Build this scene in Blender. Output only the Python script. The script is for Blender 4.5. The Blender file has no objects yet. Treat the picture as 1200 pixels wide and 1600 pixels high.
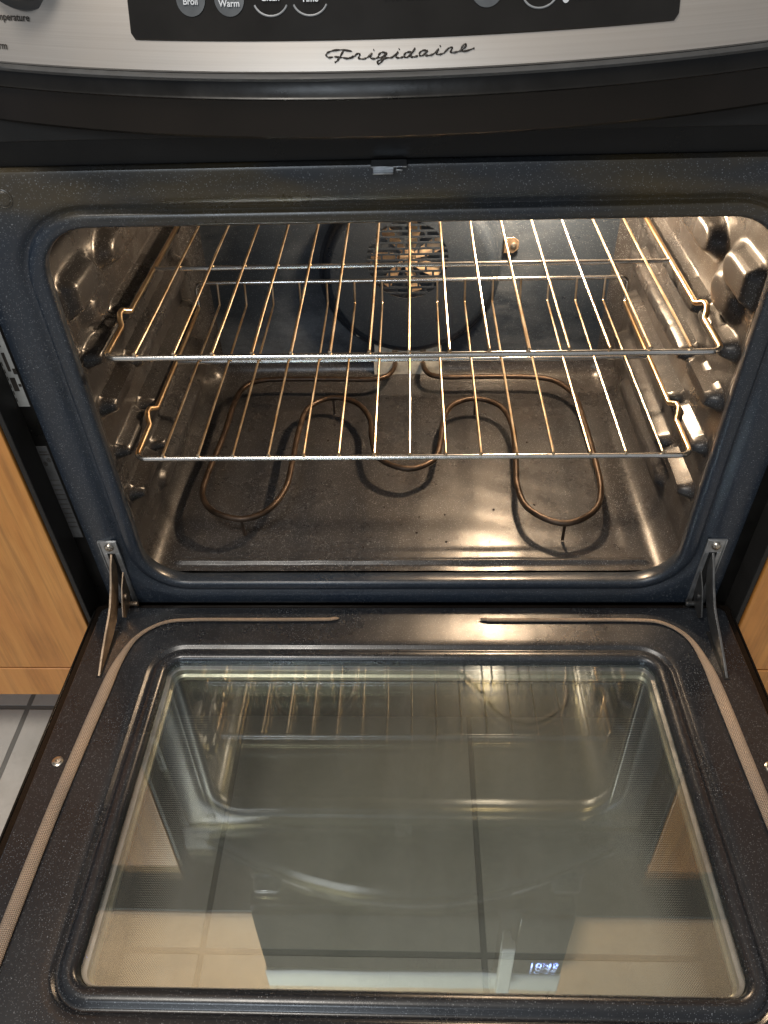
import bpy, bmesh, math, random
from mathutils import Vector, Matrix
random.seed(4)
sc = bpy.context.scene
COL = sc.collection
R = math.radians

# ------------------------------------------------------------------ camera
CAM = Vector((0.00491, -0.61280, 0.73443))
PITCH, YAW, ROLL, FPX = 42.342, -2.8205, -2.1498, 1207.19
pi_, ya_, ro_ = R(PITCH), R(YAW), R(ROLL)
fw = Vector((math.sin(ya_)*math.cos(pi_), math.cos(ya_)*math.cos(pi_), -math.sin(pi_)))
r0 = Vector((math.cos(ya_), -math.sin(ya_), 0)); u0 = r0.cross(fw)
rt = math.cos(ro_)*r0 + math.sin(ro_)*u0
up = -math.sin(ro_)*r0 + math.cos(ro_)*u0
cd = bpy.data.cameras.new('camera'); cam = bpy.data.objects.new('camera', cd); COL.objects.link(cam)
m = Matrix((rt, up, -fw)).transposed().to_4x4(); m.translation = CAM
cam.matrix_world = m
cd.sensor_fit = 'VERTICAL'; cd.sensor_height = 32.0; cd.lens = 32.0*FPX/1600.0
cd.clip_start = 0.02; cd.clip_end = 50
sc.camera = cam

# ------------------------------------------------------------------ world, lamps, exposure
W = bpy.data.worlds.new('World'); sc.world = W; W.use_nodes = True
bg = W.node_tree.nodes['Background']
tcw = W.node_tree.nodes.new('ShaderNodeTexCoord'); sepw = W.node_tree.nodes.new('ShaderNodeSeparateXYZ')
rw_ = W.node_tree.nodes.new('ShaderNodeValToRGB'); mrw = W.node_tree.nodes.new('ShaderNodeMapRange')
mrw.inputs[1].default_value = -1; mrw.inputs[2].default_value = 1
W.node_tree.links.new(tcw.outputs['Generated'], sepw.inputs[0])
W.node_tree.links.new(sepw.outputs['Z'], mrw.inputs[0]); W.node_tree.links.new(mrw.outputs[0], rw_.inputs[0])
W.node_tree.links.new(rw_.outputs[0], bg.inputs[0])
ce = rw_.color_ramp.elements
ce[0].position = 0.0; ce[0].color = (.35, .36, .38, 1)
ce[1].position = 1.0; ce[1].color = (.86, .86, .84, 1)
e_ = ce.new(.5); e_.color = (.45, .50, .58, 1)
e_ = ce.new(.75); e_.color = (.62, .60, .58, 1)
bg.inputs[1].default_value = 0.43

def area(name, loc, target, size, sy, power, color):
    l = bpy.data.lights.new(name, 'AREA'); l.shape = 'RECTANGLE'; l.size = size; l.size_y = sy
    l.energy = power; l.color = color
    o = bpy.data.objects.new(name, l); COL.objects.link(o); o.location = loc
    o.rotation_euler = (Vector(target)-Vector(loc)).to_track_quat('-Z', 'Y').to_euler()
    return o
area('ceiling_lamp', (-.75, -3.3, 2.0), (0, 0, .1), 1.1, .5, 27, (.80, .90, 1.0))
area('ceiling_lamp', (-.55, -.75, 2.15), (-.1, -.1, 0), .5, .5, 23, (1.0, .93, .84))
LAMP = Vector((.165, .408, .432))

vs = sc.view_settings
vs.view_transform = 'Standard'; vs.look = 'None'; vs.exposure = 0; vs.gamma = 1; vs.use_curve_mapping = False
cy = sc.cycles
sc.render.engine = 'CYCLES'
cy.max_bounces = 12; cy.glossy_bounces = 8; cy.diffuse_bounces = 4; cy.transmission_bounces = 6
cy.transparent_max_bounces = 40; cy.sample_clamp_indirect = 6; cy.use_denoising = True
cy.blur_glossy = 0.3; cy.caustics_reflective = True
try: cy.denoiser = 'OPENIMAGEDENOISE'; cy.denoising_input_passes = 'RGB_ALBEDO_NORMAL'
except Exception: pass

# ------------------------------------------------------------------ materials
class NT:
    def __init__(s, name):
        s.m = bpy.data.materials.new(name); s.m.use_nodes = True; s.t = s.m.node_tree; s.n = s.t.nodes
        s.b = s.n['Principled BSDF']; s.out = s.n['Material Output']
        s.tc = s.n.new('ShaderNodeTexCoord')
    def node(s, typ, **kw):
        n = s.n.new(typ)
        for k, v in kw.items():
            if k.startswith('i_'):
                key = k[2:]; n.inputs[int(key) if key.isdigit() else key].default_value = v
            else: setattr(n, k, v)
        return n
    def link(s, a, b): s.t.links.new(a, b)
    def set(s, **kw):
        for k, v in kw.items(): s.b.inputs[k.replace('_', ' ')].default_value = v
    def mapping(s, scale=(1, 1, 1), rot=(0, 0, 0), out='Object'):
        mp = s.node('ShaderNodeMapping'); mp.inputs['Scale'].default_value = scale; mp.inputs['Rotation'].default_value = rot
        s.link(s.tc.outputs[out], mp.inputs[0]); return mp.outputs[0]
    def noise(s, vec, scale, detail=4, rough=.5):
        n = s.node('ShaderNodeTexNoise'); n.inputs['Scale'].default_value = scale
        n.inputs['Detail'].default_value = detail; n.inputs['Roughness'].default_value = rough
        s.link(vec, n.inputs['Vector']); return n.outputs['Fac']
    def ramp(s, fac, stops):
        r = s.node('ShaderNodeValToRGB'); el = r.color_ramp.elements
        el[0].position = stops[0][0]; el[0].color = (*stops[0][1], 1)
        el[1].position = stops[-1][0]; el[1].color = (*stops[-1][1], 1)
        for p, c in stops[1:-1]:
            e = el.new(p); e.color = (*c, 1)
        s.link(fac, r.inputs[0]); return r.outputs[0]
    def mix(s, fac, a, b, mode='MIX'):
        n = s.node('ShaderNodeMix', data_type='RGBA', blend_type=mode)
        if isinstance(fac, (int, float)): n.inputs[0].default_value = fac
        else: s.link(fac, n.inputs[0])
        for v, i in ((a, 6), (b, 7)):
            if isinstance(v, tuple): n.inputs[i].default_value = (*v, 1)
            else: s.link(v, n.inputs[i])
        return n.outputs[2]
    def math(s, op, a, b=None):
        n = s.node('ShaderNodeMath', operation=op)
        for v, i in ((a, 0), (b, 1)):
            if v is None: continue
            if isinstance(v, (int, float)): n.inputs[i].default_value = v
            else: s.link(v, n.inputs[i])
        return n.outputs[0]
    def bump(s, h, dist, strength=1.0, normal=None):
        n = s.node('ShaderNodeBump'); n.inputs['Strength'].default_value = strength; n.inputs['Distance'].default_value = dist
        s.link(h, n.inputs['Height'])
        if normal is not None: s.link(normal, n.inputs['Normal'])
        return n.outputs[0]

def enamel(name, base=(.020, .026, .040), rough=.22, speck=.30, stain=False, wavy=.00025, big=(.028, .026, .030), spec=.6, painted_glare=False):
    k = NT(name); o = k.tc.outputs['Object']
    v = k.node('ShaderNodeTexVoronoi'); v.inputs['Scale'].default_value = 760; k.link(o, v.inputs['Vector'])
    vr = k.node('ShaderNodeSeparateColor'); k.link(v.outputs['Color'], vr.inputs[0])
    keep = k.math('GREATER_THAN', vr.outputs[0], .60)
    dot = k.math('LESS_THAN', v.outputs['Distance'], .30)
    v2 = k.node('ShaderNodeTexVoronoi'); v2.inputs['Scale'].default_value = 380; k.link(o, v2.inputs['Vector'])
    vr2 = k.node('ShaderNodeSeparateColor'); k.link(v2.outputs['Color'], vr2.inputs[0])
    keep2 = k.math('GREATER_THAN', vr2.outputs[1], .90)
    dot2 = k.math('LESS_THAN', v2.outputs['Distance'], .17)
    sp = k.math('MAXIMUM', k.math('MULTIPLY', k.math('MULTIPLY', keep, dot), .5), k.math('MULTIPLY', keep2, dot2))
    c = k.mix(k.ramp(k.noise(o, 7, 5), [(.35, (0, 0, 0)), (.7, (1, 1, 1))]), base, big)
    if painted_glare:  # pale reflected glare, painted as wipe-like streaks into the enamel colour
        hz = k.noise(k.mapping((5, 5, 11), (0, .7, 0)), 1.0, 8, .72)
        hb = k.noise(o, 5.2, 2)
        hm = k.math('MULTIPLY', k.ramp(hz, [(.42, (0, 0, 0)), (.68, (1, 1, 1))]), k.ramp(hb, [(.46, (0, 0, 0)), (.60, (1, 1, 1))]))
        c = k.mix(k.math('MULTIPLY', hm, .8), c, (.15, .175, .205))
    if stain:
        st = k.ramp(k.noise(k.mapping((3.2, 1, 9)), 1.3, 3, .55), [(.44, (0, 0, 0)), (.56, (1, 1, 1))])
        sep = k.node('ShaderNodeSeparateXYZ'); k.link(o, sep.inputs[0])
        topm = k.node('ShaderNodeMapRange', i_1=.478, i_2=.50); k.link(sep.outputs[2], topm.inputs[0])
        mk = k.math('MULTIPLY', st, topm.outputs[0])
        c = k.mix(k.math('MULTIPLY', topm.outputs[0], .55), c, (.036, .036, .034))
        c = k.mix(k.math('MULTIPLY', mk, .85), c, (.070, .050, .020))
    c = k.mix(k.math('MULTIPLY', sp, speck), c, (.75, .80, .85))
    k.link(c, k.b.inputs['Base Color'])
    rg = k.node('ShaderNodeMapRange', i_1=.3, i_2=.7, i_3=rough*.75, i_4=rough*1.4); k.link(k.noise(o, 11, 6, .65), rg.inputs[0])
    k.link(rg.outputs[0], k.b.inputs['Roughness'])
    b1 = k.bump(k.noise(o, 28, 3), wavy, 1.0)
    k.link(k.bump(k.noise(o, 700, 1), .00003, 1.0, b1), k.b.inputs['Normal'])
    k.set(IOR=1.55); k.b.inputs['Specular IOR Level'].default_value = spec
    return k.m

def plain(name, col, rough=.4, metal=0.0, nscale=40, var=.25, bump=0, spec=.5, coat=0):
    k = NT(name); o = k.tc.outputs['Object']; f = k.noise(o, nscale, 5, .6)
    d = tuple(c*(1-var) for c in col); h = tuple(min(1, c*(1+var)) for c in col)
    k.link(k.ramp(f, [(.3, d), (.7, h)]), k.b.inputs['Base Color'])
    rg = k.node('ShaderNodeMapRange', i_1=.3, i_2=.7, i_3=rough*.8, i_4=min(1, rough*1.25)); k.link(f, rg.inputs[0])
    k.link(rg.outputs[0], k.b.inputs['Roughness'])
    k.set(Metallic=metal); k.b.inputs['Specular IOR Level'].default_value = spec
    if coat: k.b.inputs['Coat Weight'].default_value = coat
    if bump: k.link(k.bump(k.noise(o, nscale*6, 3), bump), k.b.inputs['Normal'])
    return k.m

def rackwire(name, a, b, rough, sc_=26):
    k = NT(name); o = k.tc.outputs['Object']
    f = k.noise(o, sc_, 4, .6)
    k.link(k.ramp(f, [(.38, a), (.62, b)]), k.b.inputs['Base Color'])
    k.set(Metallic=1.0, Roughness=rough)
    k.link(k.bump(k.noise(o, 350, 3), .0001), k.b.inputs['Normal'])
    return k.m

def brushed(name):
    k = NT(name)
    f = k.noise(k.mapping((4, 4, 900)), 1.0, 6, .7)
    g = k.noise(k.tc.outputs['Object'], 9, 4, .6)
    c = k.ramp(f, [(.3, (.53, .485, .435)), (.7, (.62, .575, .525))])
    k.link(k.mix(k.ramp(g, [(.4, (0, 0, 0)), (.65, (.35, .35, .35))]), c, (.66, .57, .48)), k.b.inputs['Base Color'])
    k.set(Metallic=.75, Roughness=.42, Anisotropic=.4)
    k.link(k.bump(f, .00002), k.b.inputs['Normal'])
    return k.m

def wood(name, rot=(0, 0, 0)):
    k = NT(name); v = k.mapping((9, 9, 1.1), rot)
    w = k.noise(v, 3.4, 7, .66); fine = k.noise(k.mapping((160, 160, 5), rot), 1.0, 5, .6)
    cloud = k.noise(k.mapping((3, 3, 2.0), rot), 1.6, 3)
    c = k.ramp(w, [(.28, (.46, .175, .036)), (.45, (.60, .25, .055)), (.6, (.70, .32, .080)), (.78, (.50, .195, .042))])
    c = k.mix(k.math('MULTIPLY', k.ramp(fine, [(.45, (0, 0, 0)), (.7, (1, 1, 1))]), .5), c, (.24, .09, .022))
    c = k.mix(k.ramp(k.noise(k.mapping((7, 7, 4), rot), 1.5, 5, .65), [(.42, (0, 0, 0)), (.70, (.75, .75, .75))]), c, (.70, .29, .075))
    k.link(c, k.b.inputs['Base Color']); k.set(Roughness=.42)
    k.b.inputs['Coat Weight'].default_value = .3; k.b.inputs['Coat Roughness'].default_value = .3
    k.link(k.bump(fine, .00012), k.b.inputs['Normal'])
    return k.m

M = {}
M['frame'] = enamel('frame enamel', base=(.014, .022, .036), big=(.019, .025, .034), rough=.30, stain=True, speck=.26)
M['cavity'] = enamel('cavity enamel', base=(.024, .025, .028), big=(.034, .031, .030), rough=.27, speck=.42, wavy=.0004, spec=.38)
M['backwall'] = enamel('back enamel with painted glare', base=(.014, .021, .032), big=(.030, .040, .055), rough=.32, speck=.16, wavy=.0003, painted_glare=True, spec=.35)
M['back'] = enamel('back wall enamel', base=(.014, .021, .032), big=(.024, .031, .042), rough=.32, speck=.16, wavy=.0003, spec=.35)
M['door'] = enamel('door enamel', base=(.012, .0145, .019), big=(.017, .018, .021), rough=.27, speck=.26, wavy=.00012)
M['steel'] = brushed('brushed steel')
M['wire'] = rackwire('heat tinted wire', (.44, .31, .18), (.68, .57, .43), .36)
M['rod'] = rackwire('rack rod steel', (.62, .60, .57), (.80, .80, .79), .24, 14)
M['siderod'] = rackwire('rack side rod bronze', (.66, .42, .22), (.86, .66, .42), .30, 18)
M['element'] = plain('element sheath', (.055, .036, .024), .40, .6, 60, .45, .0003)
M['blackplastic'] = plain('black trim plastic', (.006, .0055, .005), .32, 0, 30, .3, .0001, .35)
M['blackgloss'] = plain('black gloss trim', (.009, .0065, .005), .22, 0, 12, .4, 0, .38)
M['darkmatte'] = plain('dark matte panel', (.019, .018, .017), .5, 0, 16, .3, 0, .35)
M['hingesteel'] = plain('hinge plated steel', (.45, .46, .47), .34, .85, 90, .25, .0002)
M['hingebrown'] = plain('hinge heat bronzed steel', (.32, .24, .17), .4, .85, 90, .35, .0002)
M['hingegrey'] = plain('hinge grey steel', (.17, .17, .17), .36, .8, 90, .3, .0002)
M['liptrim'] = plain('console lip satin', (.07, .07, .07), .6, .2, 60, .2)
M['hingedark'] = plain('hinge dark steel', (.09, .09, .09), .42, .7, 90, .3, .0002)
M['screw'] = plain('screw nickel', (.62, .56, .48), .28, 1, 120, .2)
M['copper'] = plain('fan blade aluminised', (.92, .58, .36), .42, .4, 30, .3, .0003)
M['fanback'] = plain('fan chamber sheet', (.42, .33, .26), .5, .3, 22, .5, .0002)
M['hole'] = plain('dark void', (.003, .003, .003), .9, 0)
M['bracket'] = plain('element bracket zinc', (.60, .58, .50), .45, .15, 60, .4, .0002)
M['bead'] = plain('edge dark band', (.02, .02, .022), .2, .0, 20, .3)
M['display'] = plain('display black glass', (.012, .011, .010), .10, 0, 14, .4, 0, .5)
M['button'] = plain('display key grey', (.085, .092, .098), .35, 0, 60, .15)
M['keyline'] = plain('display key outline', (.30, .31, .32), .4, 0)
M['print'] = plain('display white print', (.62, .64, .66), .5, 0)
M['inkdark'] = plain('dark etched print', (.045, .038, .032), .4, .2)
M['label'] = plain('silver rating sticker', (.40, .40, .38), .45, .2, 70, .12)
M['labeldark'] = plain('dark grey foil sticker', (.11, .11, .11), .42, .4, 70, .2)
M['knob'] = plain('knob black plastic', (.03, .031, .033), .3)
M['tunnel'] = plain('window spacer sheet metal', (.50, .50, .47), .32, .75, 30, .25)
M['wood'] = wood('honey maple')
M['woodrail'] = wood('honey maple rail', (0, R(90), 0))
M['toe'] = plain('toe board dark', (.05, .035, .02), .6)

def tile_mat():
    k = NT('ceramic floor tile'); o = k.tc.outputs['Object']
    br = k.node('ShaderNodeTexBrick'); br.offset = 0; br.squash = 1
    br.inputs['Scale'].default_value = 1; br.inputs['Brick Width'].default_value = .3295; br.inputs['Row Height'].default_value = .3300
    br.inputs['Mortar Size'].default_value = .0040; br.inputs['Mortar Smooth'].default_value = .3; br.inputs['Bias'].default_value = 0
    mp = k.node('ShaderNodeMapping'); mp.inputs['Location'].default_value = (-.086, .296, 0); k.link(o, mp.inputs[0]); k.link(mp.outputs[0], br.inputs['Vector'])
    br.inputs['Color1'].default_value = (.0, .0, .0, 1); br.inputs['Color2'].default_value = (1, 1, 1, 1); br.inputs['Mortar'].default_value = (.5, .5, .5, 1)
    a = k.noise(o, 9, 6, .65); f = k.noise(o, 90, 4, .6)
    c = k.ramp(a, [(.3, (.50, .475, .43)), (.5, (.58, .555, .51)), (.7, (.64, .615, .57))])
    c = k.mix(k.math('MULTIPLY', k.ramp(f, [(.5, (0, 0, 0)), (.8, (1, 1, 1))]), .25), c, (.33, .31, .28))
    c = k.mix(k.math('MULTIPLY', br.outputs['Color'], .10), c, (.46, .44, .42))
    c = k.mix(br.outputs['Fac'], c, (.21, .205, .19))
    k.link(c, k.b.inputs['Base Color']); k.set(Roughness=.38)
    h = k.math('SUBTRACT', k.math('MULTIPLY', a, .12), br.outputs['Fac'])
    k.link(k.bump(h, .0016), k.b.inputs['Normal'])
    return k.m
M['tile'] = tile_mat()

def gasket_mat():
    k = NT('woven fibreglass gasket')
    sep = k.node('ShaderNodeSeparateXYZ'); k.link(k.tc.outputs['UV'], sep.inputs[0])
    u = k.math('MULTIPLY', sep.outputs[0], 2*math.pi/.0030); v = k.math('MULTIPLY', sep.outputs[1], 2*math.pi*11)
    su = k.math('SINE', k.math('ADD', u, v)); sv = k.math('SINE', k.math('SUBTRACT', u, v))
    h = k.math('MULTIPLY', su, sv)
    c = k.ramp(k.math('ADD', k.math('MULTIPLY', h, .5), .5), [(.25, (.16, .11, .075)), (.7, (.68, .52, .38))])
    c = k.mix(k.ramp(k.noise(k.tc.outputs['Object'], 18, 3), [(.4, (0, 0, 0)), (.7, (.5, .5, .5))]), c, (.26, .22, .19))
    k.link(c, k.b.inputs['Base Color']); k.set(Roughness=.75); k.link(k.bump(h, .0006), k.b.inputs['Normal'])
    return k.m
M['gasket'] = gasket_mat()

def glass_mat(name, tint, refl, extra, frit=False):
    k = NT(name); k.n.remove(k.b)
    tr = k.node('ShaderNodeBsdfTransparent'); tr.inputs[0].default_value = (*tint, 1)
    gl = k.node('ShaderNodeBsdfGlossy'); gl.inputs['Color'].default_value = (*refl, 1); gl.inputs['Roughness'].default_value = .006
    k.link(k.bump(k.noise(k.tc.outputs['Object'], 6, 2), .00012), gl.inputs['Normal'])
    fr = k.node('ShaderNodeFresnel'); fr.inputs[0].default_value = 1.5
    # entering and leaving faces reflect alike: use the facing ratio of a 1.5 pane on both sides
    lw = k.node('ShaderNodeLayerWeight'); lw.inputs[0].default_value = .5
    p = k.math('POWER', lw.outputs['Facing'], 4.0)
    f = k.math('ADD', k.math('MULTIPLY', p, .85), extra)
    mx = k.node('ShaderNodeMixShader'); k.link(f, mx.inputs[0]); k.link(tr.outputs[0], mx.inputs[1]); k.link(gl.outputs[0], mx.inputs[2])
    res = mx.outputs[0]
    # faint dust film
    df = k.node('ShaderNodeBsdfDiffuse'); df.inputs[0].default_value = (.56, .57, .57, 1)
    dn = k.math('POWER', k.noise(k.mapping((14, 2.2, 1), (0, 0, .5)), 1.0, 6, .7), 1.6); dn = k.math('MULTIPLY', dn, 1.7)
    m2 = k.node('ShaderNodeMixShader'); k.link(k.math('MULTIPLY', dn, .028), m2.inputs[0]); k.link(res, m2.inputs[1]); k.link(df.outputs[0], m2.inputs[2]); res = m2.outputs[0]
    if frit:
        sep = k.node('ShaderNodeSeparateXYZ'); k.link(k.tc.outputs['Object'], sep.inputs[0])
        ax = k.math('ABSOLUTE', sep.outputs[0])
        mr = k.node('ShaderNodeMapRange', i_1=.205, i_2=.262, i_3=0.0, i_4=.75); k.link(ax, mr.inputs[0])
        q = 2*math.pi/.0042
        a = k.math('SINE', k.math('MULTIPLY', k.math('ADD', sep.outputs[0], sep.outputs[1]), q))
        b = k.math('SINE', k.math('MULTIPLY', k.math('SUBTRACT', sep.outputs[0], sep.outputs[1]), q))
        dd = k.math('ADD', k.math('MULTIPLY', k.math('MULTIPLY', a, b), .5), .5)
        on = k.math('LESS_THAN', dd, mr.outputs[0])
        blk = k.node('ShaderNodeBsdfDiffuse'); blk.inputs[0].default_value = (.012, .014, .012, 1)
        m3 = k.node('ShaderNodeMixShader'); k.link(on, m3.inputs[0]); k.link(res, m3.inputs[1]); k.link(blk.outputs[0], m3.inputs[2]); res = m3.outputs[0]
    k.link(res, k.out.inputs[0])
    return k.m
M['glass1'] = glass_mat('inner door glass', (.972, .972, .972), (.80, .92, 1.0), .12)
M['glass2'] = glass_mat('coated door glass', (.950, .958, .915), (1.0, 1.0, .66), .095)
M['glass3'] = glass_mat('outer door glass', (.965, .965, .962), (.92, .97, 1.0), .070, True)

def emit(name, col, s):
    k = NT(name); k.b.inputs['Emission Color'].default_value = (*col, 1); k.b.inputs['Emission Strength'].default_value = s
    k.set(Base_Color=(*col, 1)); return k.m
M['led'] = emit('blue clock digits', (.35, .45, 1.0), 14)
M['steelwhite'] = plain('bright painted metal', (.90, .92, .90), .5, .0, 20, .05)
M['wallpaint'] = plain('grey wall paint', (.22, .22, .20), .6, 0, 8, .08)
M['woodpale'] = plain('pale maple veneer', (.88, .56, .33), .45, 0, 12, .06)
M['hingebrown2'] = plain('burnt crumb', (.02, .013, .009), .8, 0)
M['bulb'] = emit('lit oven bulb', (1.0, .62, .28), 22)

# ------------------------------------------------------------------ mesh helpers
class MB:
    def __init__(s): s.v = []; s.f = []; s.mi = []; s.uv = {}; s.cur = 0
    def add(s, verts, faces):
        o = len(s.v); s.v += [tuple(p) for p in verts]
        for f in faces: s.f.append(tuple(i+o for i in f)); s.mi.append(s.cur)
    def box(s, x0, x1, y0, y1, z0, z1):
        s.add([(x0,y0,z0),(x1,y0,z0),(x1,y1,z0),(x0,y1,z0),(x0,y0,z1),(x1,y0,z1),(x1,y1,z1),(x0,y1,z1)],
              [(0,3,2,1),(4,5,6,7),(0,1,5,4),(1,2,6,5),(2,3,7,6),(3,0,4,7)])
    def loft(s, rings, closed=True, cap0=False, cap1=False):
        o = len(s.v); n = len(rings[0])
        for r in rings: s.v += [tuple(p) for p in r]
        for i in range(len(rings)-1):
            for j in range(n if closed else n-1):
                a = o+i*n+j; b = o+i*n+(j+1) % n
                s.f.append((a, b, b+n, a+n)); s.mi.append(s.cur)
        if cap0: s.f.append(tuple(o+j for j in range(n))[::-1]); s.mi.append(s.cur)
        if cap1: s.f.append(tuple(o+(len(rings)-1)*n+j for j in range(n))); s.mi.append(s.cur)
    def sweep(s, pts, r, n=10, closed=False, radii=None, flat=1.0, caps=True, hint=Vector((0, 0, 1))):
        pts = [Vector(p) for p in pts]; N = len(pts); rings = []; o = len(s.v); L = 0; lens = []
        t0 = None; nrm = None
        for i, p in enumerate(pts):
            if closed: t = (pts[(i+1) % N]-pts[i-1]).normalized()
            else: t = (pts[min(i+1, N-1)]-pts[max(i-1, 0)]).normalized()
            if nrm is None:
                nrm = hint-t*hint.dot(t)
                if nrm.length < 1e-4: nrm = Vector((1, 0, 0))-t*t.x
                nrm.normalize()
            else:
                nrm = nrm-t*nrm.dot(t); nrm.normalize()
            b = t.cross(nrm); rr = radii[i] if radii else r
            rings.append([p+nrm*math.cos(2*math.pi*k/n)*rr*flat+b*math.sin(2*math.pi*k/n)*rr for k in range(n)])
            if i: L += (pts[i]-pts[i-1]).length
            lens.append(L)
        if closed: rings.append(rings[0])
        f0 = len(s.f)
        s.loft(rings, True, caps and not closed, caps and not closed)
        for i in range(len(rings)-1):
            for j in range(n):
                s.uv[f0+i*n+j] = [(lens[i % N], j/n), (lens[i % N], (j+1)/n), (lens[min(i+1, N-1)], (j+1)/n), (lens[min(i+1, N-1)], j/n)]
    def lathe(s, origin, axis, prof, n=28, cap=True):
        axis = Vector(axis).normalized(); a = axis.orthogonal().normalized(); b = axis.cross(a); origin = Vector(origin)
        s.loft([[origin+axis*h+(a*math.cos(2*math.pi*k/n)+b*math.sin(2*math.pi*k/n))*r for k in range(n)] for r, h in prof], True, cap, cap)
    def prism(s, poly, p0, ux, uy, uz, t):
        p0, ux, uy, uz = map(Vector, (p0, ux, uy, uz)); n = len(poly)
        a = [p0+ux*x+uy*y for x, y in poly]; b = [q+uz*t for q in a]
        s.loft([a, b], True, True, True)
    def build(s, name, mat, parent=None, smooth=True, bevel=0, ang=35):
        me = bpy.data.meshes.new(name); me.from_pydata(s.v, [], s.f)
        for mm in (mat if isinstance(mat, (list, tuple)) else [mat]): me.materials.append(mm)
        me.polygons.foreach_set('material_index', s.mi)
        if s.uv:
            ul = me.uv_layers.new(name='UVMap')
            for fi, q in s.uv.items():
                p = me.polygons[fi]
                for kk, li in enumerate(p.loop_indices): ul.data[li].uv = q[kk]
        bm = bmesh.new(); bm.from_mesh(me); bmesh.ops.recalc_face_normals(bm, faces=bm.faces); bm.to_mesh(me); bm.free()
        if smooth:
            me.polygons.foreach_set('use_smooth', [True]*len(me.polygons))
            try: me.set_sharp_from_angle(angle=R(ang))
            except Exception: pass
        o = bpy.data.objects.new(name, me); COL.objects.link(o)
        if parent is not None: o.parent = parent
        if bevel:
            b = o.modifiers.new('bevel', 'BEVEL'); b.width = bevel; b.segments = 2; b.limit_method = 'ANGLE'; b.angle_limit = R(40)
        return o

def empty(name, label, cat, loc=(0, 0, 0), group=None):
    o = bpy.data.objects.new(name, None); COL.objects.link(o); o.location = loc; o.empty_display_size = .05
    tag(o, label, cat, group); return o
def tag(o, label, cat, group=None):
    o['label'] = label; o['category'] = cat
    if group: o['group'] = group
def shift(o, root):   # geometry is written in world coordinates; keep it there under a moved root
    o.matrix_parent_inverse = Matrix.Translation(-root.location)

def fillet(pts, r, seg=8, closed=False):
    pts = [Vector(p) for p in pts]; out = []; N = len(pts)
    for i in range(N):
        if not closed and i in (0, N-1): out.append(pts[i]); continue
        a, p, b = pts[i-1], pts[i], pts[(i+1) % N]
        rr = r[i] if isinstance(r, (list, tuple)) else r
        u, v = (a-p), (b-p); lu, lv = u.length, v.length; u.normalize(); v.normalize()
        cosn = max(-1, min(1, u.dot(v))); ang = math.acos(cosn)
        if ang > 3.10 or rr <= 0: out.append(p); continue
        d = min(rr/math.tan(ang/2), lu*.49, lv*.49); rr2 = d*math.tan(ang/2)
        c = p+(u+v).normalized()*(rr2/math.sin(ang/2)); s_ = p+u*d-c; e = p+v*d-c
        th = s_.angle(e)
        for k in range(seg+1):
            t = k/seg; out.append(c+(s_*math.sin((1-t)*th)+e*math.sin(t*th))/math.sin(th))
    return out
def resample(pts, step):
    out = [pts[0]]
    for a, b in zip(pts, pts[1:]):
        n = max(1, int((b-a).length/step))
        for k in range(1, n+1): out.append(a.lerp(b, k/n))
    return out
def catmull(pts, seg=8, closed=False):
    P = [Vector(p) for p in pts]; N = len(P); out = []
    for i in range(N if closed else N-1):
        g = (lambda k: P[k % N]) if closed else (lambda k: P[max(0, min(N-1, k))])
        a, b, c, d = g(i-1), g(i), g(i+1), g(i+2)
        for k in range(seg):
            t = k/seg
            out.append(.5*((2*b)+(c-a)*t+(2*a-5*b+4*c-d)*t*t+(3*b-a-3*c+d)*t**3))
    if not closed: out.append(P[-1])
    return out
def rrect(x0, x1, z0, z1, r, nc=10, ns=14):
    pts = []; rs = r if isinstance(r, (list, tuple)) else (r,)*4   # br, tr, tl, bl
    cs = [(x1-rs[0], z0+rs[0], -90, rs[0]), (x1-rs[1], z1-rs[1], 0, rs[1]), (x0+rs[2], z1-rs[2], 90, rs[2]), (x0+rs[3], z0+rs[3], 180, rs[3])]
    for i, (cx, cz, a0, rr) in enumerate(cs):
        arc = [(cx+rr*math.cos(R(a0+90*k/nc)), cz+rr*math.sin(R(a0+90*k/nc))) for k in range(nc+1)]
        pts += arc
        nx = cs[(i+1) % 4]; q = (nx[0]+nx[3]*math.cos(R(nx[2])), nx[1]+nx[3]*math.sin(R(nx[2])))
        for k in range(1, ns): t = k/ns; pts.append((arc[-1][0]*(1-t)+q[0]*t, arc[-1][1]*(1-t)+q[1]*t))
    return pts

# ------------------------------------------------------------------ measures
HW = .3625; MX = .305; ZT = .488; ZB = .064; ZF0 = .0265; ZF1 = .534
CX = .318; CZ0 = .058; CZ1 = .502; CYB = .455
FLOOR = -.25

# ------------------------------------------------------------------ floor
mb = MB(); mb.add([(-2.5, -3, FLOOR), (2.5, -3, FLOOR), (2.5, 1.0, FLOOR), (-2.5, 1.0, FLOOR)], [(0, 1, 2, 3)])
fl = mb.build('floor', M['tile']); fl['kind'] = 'structure'

mb = MB(); mb.box(-2.5, 2.5, .66, .70, FLOOR, 2.2); wl = mb.build('wall', M['wallpaint'], smooth=False); wl['kind'] = 'structure'

# ------------------------------------------------------------------ oven range
oven = empty('oven_range', 'black and stainless oven range standing open with its light on, between two wooden cabinets', 'oven', (0, .2, FLOOR))
def opart(mb_, name, mat, parent=None, **kw):
    o = mb_.build(name, mat, parent or oven, **kw)
    if parent is None: shift(o, oven)
    return o

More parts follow.
